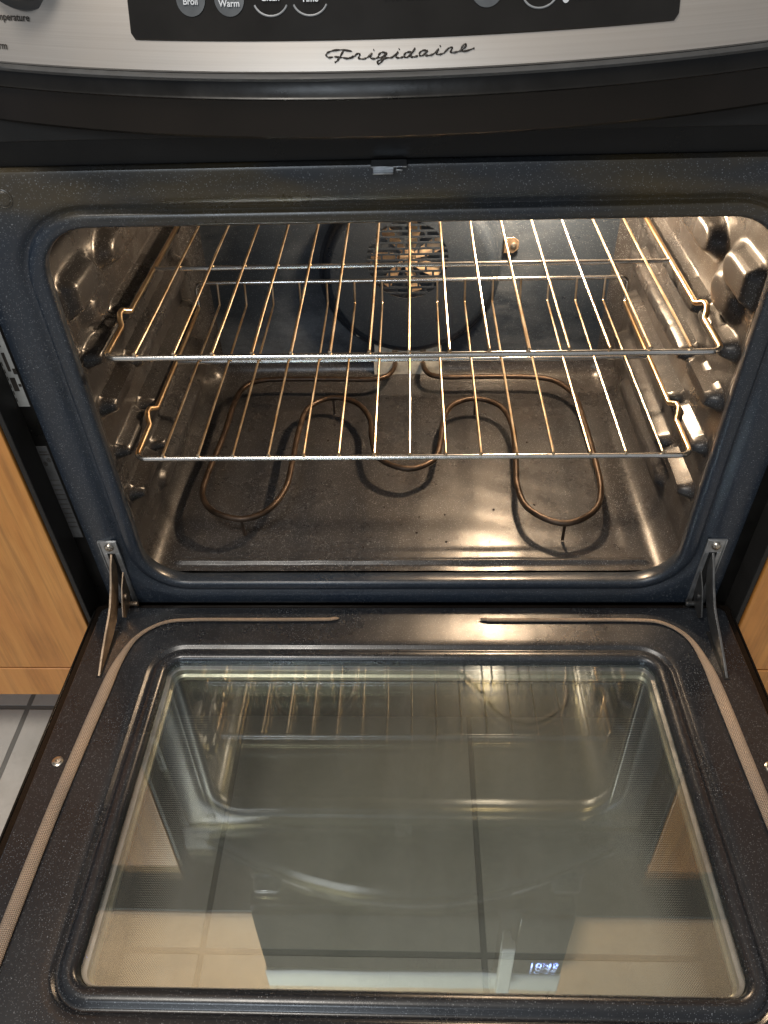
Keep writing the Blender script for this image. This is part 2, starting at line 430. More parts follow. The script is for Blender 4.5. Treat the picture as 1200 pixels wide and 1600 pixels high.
# front frame with its rolled lip round the mouth
mb = MB(); rings = []
def ring(o, y, r=None, xz=None):
    if xz: x0, x1, z0, z1 = xz
    else: x0, x1, z0, z1 = -MX-o, MX+o, ZB-o*.8, ZT+o*.75
    return [(x, y, z) for x, z in rrect(x0, x1, z0, z1, r if r else .046+o)]
rings.append(ring(0, .022, .004, (-HW, HW, ZF0, ZF1)))
rings.append(ring(0, .003, .004, (-HW, HW, ZF0, ZF1)))
rings.append(ring(0, .0008, .004, (-HW+.0008, HW-.0008, ZF0+.0008, ZF1-.0008)))
rings.append(ring(0, 0, .004, (-HW+.003, HW-.003, ZF0+.003, ZF1-.003)))
for o_, y_ in [(.038, 0), (.032, .0004), (.0265, .0016), (.0225, .0034), (.0195, .0050), (.0178, .0050), (.0165, .0030), (.0155, .0008), (.0138, -.0004), (.0085, -.0009), (.0045, -.0008), (.002, 0), (.0004, .0016), (0, .005), (.001, .012), (.006, .020), (.0135, .024)]:
    rings.append(ring(o_, y_))
mb.loft(rings)
opart(mb, 'front_frame', M['frame'], ang=50)

# cavity liner: ring lofted back, displaced by the pressed rack guides
levels = [.398, .3385, .281, .221, .160, .103]
segs = []
for i, z in enumerate(levels):
    if i == 0: segs += [(.050, .085, z+.006, .015, .014), (.170, .235, z+.004, .014, .016)]
    elif i < 5:
        segs += [(.058, .116, z-.001, .0078 if i < 3 else .0066, .0155), (.150, .390, z-.002, .0080 if i < 3 else .0064, .0185)]
    else: segs += [(.15, .34, z, .010, .010)]
segs += [(.10, .10, .374, .017, .012)]
def sstep(t): t = max(0, min(1, t)); return t*t*(3-2*t)
def noise2(y, z, s_):
    return (math.sin(y*61+s_)*math.cos(z*47+1.3*s_)+math.sin(y*29-z*83+s_*2)+.6*math.sin(y*140+z*60+s_))/2.6
def wallh(y, z, side):
    h = 0
    for ya, yb, zc, rr, H in segs:
        dz = z-zc
        if abs(dz) > rr*1.7: continue
        dy = max(ya-y, 0, y-yb); d = math.hypot(dy*.62, dz)
        h = max(h, H*sstep((1.7-d/rr)/.95))
    # pinched waists on the long guides
    if h > .012 and .172 < y < .372: h -= .0010*math.exp(-(((y-.172) % .05-.025)/.004)**2)
    h += .0007*noise2(y, z, 1.7 if side > 0 else 4.1)
    if .12 < z < .44: h -= .0022*math.exp(-((y-.036)/.0020)**2)*sstep((z-.12)/.02)*sstep((.44-z)/.02)
    return h*sstep((.455-y)/.05)*sstep((y-.026)/.024)
nc, ns = 12, 120
def cring(y, ins, r):
    pts = []
    for x, z in rrect(-CX+ins, CX-ins, CZ0+ins, CZ1-ins, r, nc, ns):
        if abs(x) > CX-ins-.0006 and CZ0+.02 < z < CZ1-.02:
            e = sstep((z-CZ0-.022)/.02)*sstep((CZ1-.022-z)/.02)
            x -= math.copysign(wallh(y, z, x)*e, x)
        elif z < CZ0+ins+.0008 and abs(x) < CX-.03:
            z += .0042*math.exp(-((y-.0385)/.0036)**2)*sstep((.292-abs(x))/.012)*(1)
            z += .0016*sstep((y-.055)/.012)*sstep((.40-y)/.02)*sstep((.27-abs(x))/.014)*-1
            z += .0005*noise2(y, x, 2.2)
        pts.append((x, y, z))
    return pts
rings = []; y = .024
while y < .425: rings.append(cring(y, 0, .034)); y += .0030 if y > .06 else .0018
for k in range(0, 9):
    a = R(90*k/8); rings.append(cring(.425+.030*math.sin(a), .030*(1-math.cos(a)), max(.006, .034-.030*(1-math.cos(a)))))
rings_back = rings[-2:]; mb = MB(); mb.loft(rings[:-1])
cav = opart(mb, 'cavity_liner', M['cavity'], ang=60)
# back wall sheet
mb = MB(); N_ = rrect(-CX+.031, CX-.031, CZ0+.031, CZ1-.031, .006, 4, 4)
BW = rings_back[-1]
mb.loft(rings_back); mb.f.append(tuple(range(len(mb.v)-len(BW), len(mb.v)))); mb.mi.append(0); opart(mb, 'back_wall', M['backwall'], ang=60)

# fan cover: raised disc with brick pattern of slots, fan behind
FX, FZ, FR = .0025, .232, .128
fan_y = CYB-.014
GC = (.0000, .2570); GR = .058
mb = MB()
import itertools
def circ(cx, cz, r, y, n=96): return [(cx+r*math.cos(2*math.pi*k/n), y, cz+r*math.sin(2*math.pi*k/n)) for k in range(n)]
rr_ = [circ(FX, FZ, FR+.004, CYB-.0013), circ(FX, FZ, FR, CYB-.003), circ(FX, FZ, FR-.004, fan_y+.004), circ(FX, FZ, FR-.008, fan_y+.001), circ(FX, FZ, FR-.014, fan_y)]
mb.loft(rr_)
cover = None
# face with circular hole for the slotted grille
mb.loft([circ(FX, FZ, FR-.014, fan_y), circ(GC[0], GC[1], GR, fan_y), circ(GC[0], GC[1], GR, fan_y+.0012)])
cover = opart(mb, 'fan_cover', M['back'], ang=30)
# slotted plate: slats and staggered bridges clipped to the circle
mb = MB(); rowp = .0084; y0_, y1_ = fan_y-.0001, fan_y+.0011
nrow = int(2*GR/rowp)+1
for i in range(nrow+1):
    zc = GC[1]-GR+i*rowp; q = GR**2-(zc-GC[1])**2
    if q <= 0: continue
    hw = math.sqrt(q); mb.box(GC[0]-hw, GC[0]+hw, y0_, y1_, zc-.0014, zc+.0014)
    zt = zc+rowp; off = .0 if i % 2 else .0105
    x = GC[0]-GR-.021+off
    while x < GC[0]+GR:
        zz = zc+rowp/2; w2 = GR**2-(zz-GC[1])**2
        if w2 > 0 and abs(x-GC[0]) < math.sqrt(w2)-.001: mb.box(x-.0016, x+.0016, y0_+.0003, y1_-.0002, zc+.0014, zt-.0014)
        x += .021
mb.build('slotted_grille', M['back'], cover, smooth=False)
mb = MB(); mb.loft([circ(GC[0], GC[1], GR+.006, fan_y+.0014), circ(GC[0], GC[1], GR+.006, fan_y+.034)], True, False, True)
mb.build('fan_chamber', M['fanback'], cover, smooth=False)
mb = MB()
for k in range(7):
    a = 2*math.pi*k/7+.3; ca, sa = math.cos(a), math.sin(a)
    pts = []
    for r_, tw, w in [(.012, .0, .009), (.030, .2, .017), (.053, .34, .022)]:
        c = Vector((GC[0]+r_*math.cos(a+tw*.5), fan_y+.0105, GC[1]+r_*math.sin(a+tw*.5)))
        tdir = Vector((-sa, .45, ca)).normalized()
        pts.append((c-tdir*w/2, c+tdir*w/2))
    th = Vector((0, .0008, 0))
    v_ = [p for q in pts for p in q]; v2 = [p+th for p in v_]
    mb.add(v_+v2, [(0, 1, 3, 2), (2, 3, 5, 4), (6, 8, 9, 7), (8, 10, 11, 9), (0, 2, 8, 6), (2, 4, 10, 8), (1, 7, 9, 3), (3, 9, 11, 5), (4, 5, 11, 10), (0, 6, 7, 1)])
mb.lathe((GC[0], fan_y+.008, GC[1]), (0, 1, 0), [(.004, 0), (.011, .001), (.012, .012), (.012, .018)], 20)
mb.build('fan_blades', M['copper'], cover, smooth=False)

def screw(parent, loc, axis, r, mat, world=True, washer=False, name='screw'):
    mb = MB(); prof = [(r*1.0, -.0005), (r, r*.25), (r*.85, r*.5), (r*.5, r*.66), (r*.34, r*.68), (r*.30, r*.30)]
    if washer: prof = [(r*1.5, -.0005), (r*1.5, r*.18), (r*1.0, r*.2)]+prof[1:]
    mb.lathe(loc, axis, prof, 20); o = mb.build(name, mat, parent, ang=28)
    if world: shift(o, oven)
    return o
screw(oven, (-.076, CYB-.0015, .1345), (0, -1, 0), .0048, M['bracket'], name='screw')
# clip with screw at the right of the fan cover
mb = MB(); mb.prism([(.136, .262), (.150, .262), (.157, .268), (.157, .279), (.150, .285), (.136, .285)], (0, CYB-.005, 0), (1, 0, 0), (0, 0, 1), (0, -1, 0), .0012)
mb.box(.136, .1375, CYB-.0062, CYB-.0014, .262, .285)
clip = opart(mb, 'cover_clip', M['hingebrown'], bevel=.0006)
s_ = screw(clip, (.1495, CYB-.0062, .2735), (0, -1, 0), .0045, M['screw'], world=False)

# bake element
EZ = .087
def EP(q): return Vector((q[0], q[1], EZ))
left = [(-.021, .4535, .086), (-.021, .444, .086), (-.024, .425, EZ), (-.035, .4065, EZ), (-.060, .399, EZ), (-.12, .401, EZ), (-.215, .401, EZ),
        (-.247, .385, EZ), (-.258, .345, EZ), (-.2600, .26, EZ), (-.2665, .170, EZ), (-.2640, .128, EZ), (-.243, .098, EZ), (-.205, .085, EZ), (-.175, .103, EZ), (-.1585, .145, EZ),
        (-.1560, .20, EZ), (-.1545, .27, EZ), (-.146, .325, EZ), (-.113, .350, EZ), (-.076, .335, EZ), (-.055, .295, EZ), (-.050, .245, EZ), (-.038, .203, EZ), (.0, .1815, EZ),
        (.034, .200, EZ), (.045, .243, EZ), (.0510, .295, EZ), (.066, .330, EZ), (.099, .344, EZ), (.133, .325, EZ), (.146, .275, EZ), (.1435, .20, EZ), (.1400, .145, EZ), (.150, .101, EZ),
        (.188, .075, EZ), (.228, .096, EZ), (.2450, .140, EZ), (.2480, .22, EZ), (.2470, .31, EZ), (.243, .355, EZ), (.220, .390, EZ), (.180, .4015, EZ), (.11, .403, EZ), (.060, .403, EZ), (.036, .409, EZ), (.026, .425, EZ), (.023, .444, .086), (.023, .4535, .086)]
mb = MB(); mb.sweep(resample(catmull(left, 8), .004), .0040, 12)
el = opart(mb, 'bake_element', M['element'])
for (x, y) in ((-.207, .0855), (.1905, .0755), (-.112, .350), (.099, .344)):
    mb = MB(); mb.box(x-.0018, x+.0018, y-.0008, y+.0008, CZ0+.0003, EZ-.003)
    mb.box(x-.0055, x+.0055, y-.0010, y+.0010, EZ-.0045, EZ-.0022)
    mb.build('support_leg', M['element'], el, smooth=False)
mb = MB(); mb.box(-.053, .052, CYB-.0035, CYB-.0005, .064, .118); mb.box(-.0545, .053, CYB-.0095, CYB-.0036, .0645, .0935)
br = mb.build('mounting_plate', M['bracket'], el, bevel=.0005)
for x in (-.021, .023):
    screw(el, (x, CYB-.0036, .1045), (0, -1, 0), .0045, M['hingebrown'], world=False, name='screw')

# broil element under the cavity roof: the front bends just dip into view
mb = MB(); pts = [(-.05, .45, .455), (-.06, .36, .45), (-.10, .33, .448), (-.10, .20, .445), (-.13, .150, .443), (-.175, .13, .4425), (-.215, .150, .443), (-.235, .20, .445), (-.235, .33, .447), (-.20, .39, .448), (.0, .40, .45), (.26, .38, .45), (.27, .20, .445), (.24, .150, .443), (.195, .13, .442), (.15, .150, .443), (.12, .20, .445), (.09, .24, .446), (.03, .26, .447), (.02, .38, .45), (.02, .45, .455)]
mb.sweep(resample(catmull(pts, 8), .006), .0036, 10); opart(mb, 'broil_element', M['element'])

# oven lamp
mb = MB(); mb.lathe((LAMP.x, CYB-.001, LAMP.z), (0, -1, 0), [(.030, 0), (.030, .006), (.024, .009), (.018, .010), (.014, .018)], 28)
lb = opart(mb, 'lamp_socket', M['bracket'])
mb = MB(); mb.lathe((LAMP.x, CYB-.018, LAMP.z), (0, -1, 0), [(.010, 0), (.013, .008), (.016, .020), (.0165, .030), (.013, .040), (.006, .0455), (.001, .0465)], 24)
mb.build('lamp_bulb', M['bulb'], lb)
l = bpy.data.lights.new('oven_lamp', 'POINT'); l.energy = 16.0; l.color = (1.0, .72, .46); l.shadow_soft_size = .014
lo = bpy.data.objects.new('oven_lamp_light', l); COL.objects.link(lo); lo.location = (LAMP.x-.006, CYB-.078, LAMP.z-.012)

# body sides, upper rail, drawer
for s_ in (-1, 1):
    mb = MB(); xa, xb = sorted((s_*(HW+.0006), s_*.3788)); mb.box(xa, xb, .006, .60, -.20, .60)
    sp = opart(mb, 'side_panel', M['blackplastic'], smooth=False)
    xa, xb = sorted((s_*.3790, s_*.3846)); mb = MB(); mb.box(xa, xb, -.026, .60, -.20, .60)
    opart(mb, 'edge_trim', M['darkmatte'], bevel=.0008)
    if s_ < 0:
        def sticker(z0, z1, mat, marks, name):
            mb = MB(); mb.box(-.3785, -.3672, .0052, .0059, z0, z1); mb.cur = 1
            for (a, b, c, d) in marks: mb.box(a, b, .0049, .0052, c, d)
            return mb
        mk = [(-.3780, -.3772, .318+i*.008, .322+i*.008) for i in range(9)]+[(-.376, -.371, .330, .345), (-.370, -.3675, .335, .338), (-.3745, -.3715, .352, .372), (-.370, -.367, .349, .355), (-.377, -.372, .378, .384)]
        mb = sticker(.312, .395, M['label'], mk, 'x'); mb.build('rating_sticker', [M['label'], M['inkdark']], sp, smooth=False)
        mk = [(-.3778, -.3680, .150+i*.0068, .1508+i*.0068) for i in range(11)]
        mb = sticker(.134, .263, M['labeldark'], mk, 'x')
        for cz, cx in ((.2405, -.3753), (.2405+.005, -.3702)):
            for k in range(20):
                a, b = 2*math.pi*k/20, 2*math.pi*(k+1)/20
                for rr in (.0023,):
                    mb.add([(cx+rr*math.cos(a), .0050, cz+1.3*rr*math.sin(a)), (cx+rr*math.cos(b), .0050, cz+1.3*rr*math.sin(b)), (cx+(rr-.0006)*math.cos(b), .0050, cz+1.3*(rr-.0006)*math.sin(b)), (cx+(rr-.0006)*math.cos(a), .0050, cz+1.3*(rr-.0006)*math.sin(a))], [(0, 1, 2, 3)])
            mb.box(cx-.0014, cx+.0014, .0049, .0051, cz-.0004, cz+.0004); mb.box(cx-.0004, cx+.0004, .0048, .0050, cz-.002, cz+.002)
        mb.box(-.3778, -.368, .0049, .0052, .252, .2532); mb.box(-.3768, -.369, .0049, .0052, .2555, .2564)
        mb.build('warning_sticker', [M['labeldark'], M['inkdark']], sp, smooth=False)
mb = MB(); mb.box(-.376, .376, -.012, .55, -.20, .018); opart(mb, 'storage_drawer', M['blackgloss'], bevel=.002)

# upper rail behind the console
mb = MB()
mb.box(-.3812, .3812, .0085, .05, .5345, .554); mb.cur = 1; mb.box(-.3812, .3812, .0045, .05, .5542, .625)
opart(mb, 'upper_rail', [M['blackplastic'], M['darkmatte']], smooth=False, bevel=.0008)
# round plug near the upper left corner of the frame
for x in (-.3185, .3185):
    mb = MB(); mb.lathe((x, .0002, .5135), (0, -1, 0), [(.0078, 0), (.0077, .0007), (.0070, .0010), (.0066, .0004), (.0060, .0003), (.0054, .0008), (.0005, .0010)], 28)
    opart(mb, 'frame_plug', M['frame'])
# latch hook
mb = MB(); mb.box(-.025, .002, -.0105, .004, .5345, .5358); mb.box(-.0235, -.008, -.0175, -.0100, .5320, .5332); mb.box(-.0235, -.008, -.0110, -.0100, .5330, .5358)
mb.box(-.006, -.001, -.016, -.0100, .5340, .5352)
opart(mb, 'door_latch', M['hingesteel'], bevel=.0004)

# ------------------------------------------------------------------ console
def ybow(x): return -.084+.80*min(abs(x), .33)**2 + max(0, abs(x)-.33)*.35
LN = R(22); SL, CL = math.sin(LN), math.cos(LN); CZ = .6155
def S(x, s, off=0.0): return Vector((x, ybow(x)+s*SL-off*CL, CZ+.008*x+s*CL+off*SL))
XS = [-.381+.762*i/64 for i in range(65)]
def curtain(rows, mat, name, parent=None, close=True, **kw):
    # rows: list of functions x -> Vector, forming a closed profile extruded along x
    mb = MB(); rings = [[f(x) for f in rows] for x in XS]
    mb.loft(rings, True, True, True); return opart(mb, name, mat, parent, **kw)
console = curtain([lambda x: S(x, .0), lambda x: S(x, .0008, .0008), lambda x: S(x, .14, .0008), lambda x: S(x, .146, -.004), lambda x: S(x, .146, -.03), lambda x: S(x, .0, -.03)], M['steel'], 'control_panel', ang=40)
V = Vector
curtain([lambda x: V((x, ybow(x)-.0030, CZ+.008*x-.0005)), lambda x: V((x, ybow(x)-.0042, CZ+.008*x-.0022)), lambda x: V((x, ybow(x)-.0032, CZ+.008*x-.0040)), lambda x: V((x, ybow(x)+.020, CZ+.008*x-.0040)), lambda x: V((x, ybow(x)+.020, CZ+.008*x-.0005))], M['liptrim'], 'console_lip', ang=60)
curtain([lambda x: V((x, ybow(x)-.0020, CZ+.008*x-.0041)), lambda x: V((x, ybow(x)-.0032, CZ+.008*x-.0125)), lambda x: V((x, ybow(x)-.0044, CZ+.008*x-.0136)), lambda x: V((x, ybow(x)-.0034, CZ+.008*x-.0146)), lambda x: V((x, ybow(x)+.020, CZ+.008*x-.0146)), lambda x: V((x, ybow(x)+.020, CZ+.008*x-.0041))], M['blackplastic'], 'console_trim', ang=40)
curtain([lambda x: V((x, ybow(x)-.0015, CZ+.008*x-.0147)), lambda x: V((x, ybow(x)+.0005, CZ+.008*x-.037)), lambda x: V((x, ybow(x)+.0040, CZ+.008*x-.0395)), lambda x: V((x, ybow(x)*.0+.0040, CZ+.008*x-.0395)) if ybow(x)+.0040 < .0035 else V((x, ybow(x)+.008, CZ+.008*x-.0395)), lambda x: V((x, max(.0042, ybow(x)+.01), CZ+.008*x-.0147))], M['blackgloss'], 'vent_fascia', ang=40)

# display glass following the bow
mb = MB(); X0, X1, SB, ST = -.1705, .1690, .0170, .100
out = rrect(X0, X1, SB, ST, .006, 6, 40)
mid = [( (x-X0)/(X1-X0), z) for x, z in out]
nx = 140; cols = []
for i in range(nx+1):
    x = X0+(X1-X0)*i/nx; e = min(x-X0, X1-x); c = .0032
    lo_ = SB+(c-math.sqrt(max(0, c*c-(c-e)**2)) if e < c else 0)
    cols.append([S(x, lo_, .0009), S(x, lo_+.0006, .0020), S(x, ST, .0020), S(x, ST, .0009)])
mb.loft(cols, False); disp = mb.build('display_glass', M['display'], console, ang=50)
def onpanel(poly, name, mat, x, s, off=.0026, parent=None):
    mb = MB(); ring_ = [S(x+a, s+b, off) for a, b in poly]; base = [S(x+a, s+b, off-.0005) for a, b in poly]
    mb.loft([base, ring_], True, False, True); return mb.build(name, mat, parent or console, smooth=False)
def ell(a, b, n=36): return [(a*math.cos(2*math.pi*k/n), b*math.sin(2*math.pi*k/n)) for k in range(n)]
def text(t, size, x, s, mat, name, off=.0034, parent=None, width=None):
    cu = bpy.data.curves.new(name, 'FONT'); cu.body = t; cu.size = size; cu.align_x = 'CENTER'; cu.align_y = 'CENTER'; cu.offset = size*.018
    to = bpy.data.objects.new(name, cu); COL.objects.link(to); bpy.context.view_layer.update()
    me = bpy.data.meshes.new_from_object(to.evaluated_get(bpy.context.evaluated_depsgraph_get())); bpy.data.objects.remove(to); bpy.data.curves.remove(cu)
    for v in me.vertices: v.co = S(x+v.co.x, s+v.co.y, off)
    me.materials.clear(); me.materials.append(mat); me.name = name
    o = bpy.data.objects.new(name, me); COL.objects.link(o); o.parent = parent or console
    return o
for x, s, big in ((-.1285, .0390, 1), (-.104, .0390, 1), (-.0785, .0385, 0), (-.0545, .0385, 0), (.0505, .0400, 1), (.082, .0375, 0)):
    if big: onpanel(ell(.0093, .0092), 'key', M['button'], x, s)
    else:
        mb = MB(); pts = [S(x+.0105*math.cos(R(a)), s+.0085*math.sin(R(a)), .0024) for a in range(200, 345, 5)]
        mb.sweep(pts, .0006, 6); mb.build('key_outline', M['keyline'], console)
for t, x, s in (('Broil', -.1285, .0375), ('Keep', -.104, .0410), ('Warm', -.104, .0364), ('Clean', -.0785, .0392), ('Time', -.0545, .0384), ('Door Locked', .0030, .0388), ('Controls', .1085, .0336)):
    text(t, .0050 if t != 'Controls' else .0036, x, s, M['print'], 'key_lettering')
onpanel(ell(.0022, .0030), 'indicator', M['print'], .0975, .0336)

# script lettering on the steel, strokes in crop units
strokes = [[(290, 92), (225, 86), (165, 92), (125, 106), (114, 120), (130, 132), (160, 128)], [(232, 90), (212, 118), (190, 146), (170, 158)], [(168, 126), (215, 128), (262, 132), (300, 118)],
  [(262, 132), (300, 122), (326, 104), (342, 108), (334, 128), (362, 132), (395, 122), (424, 99), (412, 124), (440, 130), (462, 124)],
  [(520, 98), (492, 95), (470, 108), (468, 122), (488, 124), (522, 98), (502, 130), (478, 154), (460, 156), (466, 142), (520, 126), (560, 122), (598, 93), (584, 120), (612, 126), (634, 120)],
  [(690, 96), (660, 96), (640, 110), (644, 122), (668, 120), (714, 74), (684, 116), (704, 122), (732, 117)],
  [(790, 90), (762, 90), (742, 104), (746, 117), (768, 114), (796, 90), (782, 113), (806, 118), (838, 110), (872, 86), (856, 110), (880, 115), (908, 108)],
  [(908, 108), (938, 84), (962, 84), (952, 106), (978, 110), (1012, 104), (1040, 92), (1056, 74), (1040, 70), (1024, 86), (1020, 103), (1050, 108), (1110, 96)],
  [(434, 84), (440, 80)], [(604, 80), (610, 76)], [(878, 72), (884, 68)]]
mb = MB()
for st in strokes:
    P2 = []
    for a, b in st:
        px = 480+a/4.2857; py = 60+b/4.2857
        x = (px-626)/2590.; s = .0005+(105.-py)/2430.+((px-620)**2)*.9e-7-(px-620)*6.0e-6
        P2.append(S(x, s, .0011))
    pp = catmull(P2, 6); n_ = len(pp)
    mb.sweep(pp, .0006, 6, radii=[.00032+.00034*abs(math.sin(i*.45)) for i in range(n_)])
mb.build('script_lettering', M['inkdark'], console)

# knob at the left, with its ring and printed words
kx, ks = -.243, .062
nv = Vector((0, -CL, SL))
mb = MB(); mb.lathe(S(kx, ks, .0005), nv, [(.031, 0), (.031, .003), (.0275, .005), (.025, .008), (.0235, .024), (.021, .027), (.002, .0275)], 48)
kn = mb.build('knob', M['knob'], console)
mb = MB(); mb.lathe(S(kx, ks, .0280), nv, [(.0205, 0), (.019, .0006), (.010, .0006)], 40); mb.build('knob_cap', M['hingesteel'], kn)
text('Temperature', .0060, -.2600, .0270, M['inkdark'], 'knob_lettering', off=.0014)
text('Warm', .0062, -.2735, .0100, M['inkdark'], 'knob_lettering', off=.0014)
kx = .262
mb = MB(); mb.lathe(S(kx, .062, .0005), nv, [(.031, 0), (.031, .003), (.0275, .005), (.025, .008), (.0235, .024), (.021, .027), (.002, .0275)], 48)
mb.build('knob', M['knob'], console)

# ------------------------------------------------------------------ door (local frame: -y towards the viewer, z out of the inner face)
door = MB(); T = R(2.03)
def droot():
    pass
DW = .3665; DL = .492
# inner enamel pan with window opening
mb = MB(); WX = .2665; W0, W1 = -.4065, -.0815
def dr(x0, x1, y0, y1, r, z): return [(x, y, z) for x, y in rrect(x0, x1, y0, y1, r, 10, 20)]
rr_ = [dr(-DW, DW, -DL, -.002, .008, -.030), dr(-DW, DW, -DL, -.002, .008, -.0035), dr(-DW+.001, DW-.001, -DL+.001, -.003, .008, -.0015), dr(-DW+.003, DW-.003, -DL+.003, -.005, .008, -.0010)]
def wr(o, z): return dr(-WX-o, WX+o, W0-o, W1+o, .016+o, z)
rr_ += [wr(.030, -.0005), wr(.0225, -.0005), wr(.0205, -.0012), wr(.0185, -.0035), wr(.0165, -.0040), wr(.0145, -.0030), wr(.0125, .0002), wr(.010, .0016), wr(.006, .0018), wr(.003, .0010), wr(.0008, -.0012), wr(0, -.0045), wr(0, -.0085), wr(-.001, -.010)]
mb.loft(rr_)
dpan = mb.build('door', M['door'], oven, ang=50)
dpan.matrix_parent_inverse = Matrix.Translation(-oven.location)
dpan.location = (0, -.0129, .0379); dpan.rotation_euler = (-T, 0, 0)
def dpart(mb_, name, mat, **kw): return mb_.build(name, mat, dpan, **kw)
# spacer walls below the inner glass
mb = MB(); mb.loft([wr(.0005, -.0100), wr(.0015, -.0125), wr(-.004, -.0135), wr(-.003, -.022), wr(-.0060, -.0235), wr(-.0055, -.0290)]); dpart(mb, 'window_spacer', M['tunnel'], ang=30)
def pane(o, z0, t, mat, name):
    mb = MB(); mb.loft([wr(o, z0-t), wr(o, z0)], True, True, True); return dpart(mb, name, mat, smooth=False)
pane(-.0015, -.0060, .003, M['glass1'], 'inner_glass')
pane(-.0048, -.0175, .003, M['glass2'], 'middle_glass')
# outer shell with outer glass
mb = MB()
SO = .3775
def so(x, y0, y1, r, z): return dr(-x, x, y0, y1, r, z)
mb.loft([so(DW+.0008, -DL-.001, -.001, .008, -.0065), so(SO-.002, -DL-.008, .0115-.006, .006, -.0065), so(SO, -DL-.010, .0075-.001, .006, -.0085), so(SO, -DL-.010, .0065, .006, -.032), so(SO-.003, -DL-.008, .004, .006, -.035),
         wr(.012, -.035), wr(-.006, -.0345), wr(-.006, -.0330), wr(.004, -.0315)])
dpart(mb, 'outer_shell', M['blackgloss'], ang=40)
pane(-.0068, -.0305, .003, M['glass3'], 'outer_glass')
# raised outer rail lines at each side
for s in (-1, 1):
    mb = MB(); mb.box(min(s*.3745, s*.3765), max(s*.3745, s*.3765), -DL, -.004, -.0064, -.0050); dpart(mb, 'side_rail', M['blackplastic'], bevel=.0005)
# gasket
zg = .0014
left = [(-.0800, -.0215), (-.088, -.0225), (-.10, -.0235), (-.18, -.0240), (-.250, -.0242), (-.285, -.0290), (-.310, -.050), (-.3215, -.085), (-.3255, -.13), (-.3305, -.22), (-.3335, -.30), (-.3350, -.40), (-.3340, -.455), (-.315, -.478), (-.28, -.483), (0, -.483)]
right = [(.0820, -.0225), (.090, -.0232), (.10, -.0240), (.18, -.0240), (.258, -.0242), (.290, -.0290), (.312, -.050), (.3210, -.085), (.3240, -.13), (.3265, -.22), (.3290, -.30), (.3305, -.40), (.3300, -.455), (.315, -.478), (.28, -.483), (0.003, -.483)]
for side in (left, right):
    pts = resample(catmull([(x, y, zg) for x, y in side], 8), .003)
    n_ = len(pts); rad = []
    for i, p in enumerate(pts):
        tp = min(1, (i+.3)*.003/.016); w = .0024+.0040*sstep((-p.y-.03)/.10)
        rad.append(w*(.12+.88*tp))
    mb = MB(); mb.sweep(pts, .004, 16, radii=rad, flat=.62); dpart(mb, 'gasket', M['gasket'])
for x, y in ((-.3475, -.209), (.3475, -.209)):
    mb = MB(); r = .0042; mb.lathe((x, y, -.0012), (0, 0, 1), [(r*1.35, 0), (r*1.3, .0012), (r, .0018), (r*.95, .0030), (r*.6, .0034), (r*.42, .0034), (r*.36, .0012)], 22); dpart(mb, 'screw', M['screw'], ang=28)
# pan screw-less slots for the hinge arms
for s in (-1, 1):
    mb = MB(); mb.box(s*.338-.0030, s*.338+.0030, -.106, -.040, -.0009, -.0003); dpart(mb, 'hinge_slot', M['hole'], smooth=False)

# hinges: receiver plates on the frame, arms to the door
for s in (-1, 1):
    mb = MB(); x = s*.3385
    outer = [(-.0105, -.100), (.0105, -.100), (.0105, .0), (.0085, .003), (-.0085, .003), (-.0105, 0)]
    def P_(u, w): return (x+u, w)
    # plate with an open slot: four bars
    z1 = .134; z0 = .030
    mb.box(x-.0105, x-.0045, -.0016, .0, z0, z1-.020); mb.box(x+.0045, x+.0105, -.0016, .0, z0, z1-.020); mb.box(x-.0105, x+.0105, -.0016, .0, z1-.020, z1)
    mb.box(x-.0107, x-.0095, -.0030, -.0016, z0, z1); mb.box(x+.0095, x+.0107, -.0030, -.0016, z0, z1); mb.box(x-.0095, x+.0095, -.0030, -.0016, z1-.0012, z1)
    pl = opart(mb, 'hinge_plate', M['hingesteel'], bevel=.0003)
    mb = MB(); mb.box(x-.0044, x+.0044, -.0010, -.0003, z0, z1-.0205); mb.build('slot', M['hole'], pl, smooth=False)
    screw(pl, (x+.0005, -.0016, z1-.0095), (0, -1, 0), .0052, M['screw'], world=False)
    prof = [(-.002, .114), (-.012, .106), (-.028, .088), (-.045, .073), (-.056, .0675), (-.076, .0600), (-.098, .051), (-.1185, .0405), (-.1155, .0385), (-.098, .0395), (-.078, .0415), (-.060, .0435), (-.044, .048), (-.028, .058), (-.012, .075), (-.001, .094)]
    mb = MB(); mb.prism(prof, (x-.0014*1, 0, 0), (0, 1, 0), (0, 0, 1), (1, 0, 0), .0028)
    arm = opart(mb, 'hinge_arm', M['hingebrown'] if s < 0 else M['hingegrey'], bevel=.0005)
    prof = [(-.004, .086), (-.020, .075), (-.032, .060), (-.040, .048), (-.034, .040), (-.018, .042), (-.006, .052)]
    mb = MB(); mb.prism(prof, (x-s*.0070-.0008, 0, 0), (0, 1, 0), (0, 0, 1), (1, 0, 0), .0016)
    mb.lathe((x-s*.0090, -.020, .062), (-s, 0, 0), [(.0034, -.004), (.0034, .0012), (.002, .0018)], 14)
    mb.lathe((x-s*.0110, -.012, .040), (-s, 0, 0), [(.0028, -.008), (.0028, .004), (.0018, .005)], 14)
    mb.build('hinge_link', M['hingebrown'] if s < 0 else M['hingedark'], arm, bevel=.0003)

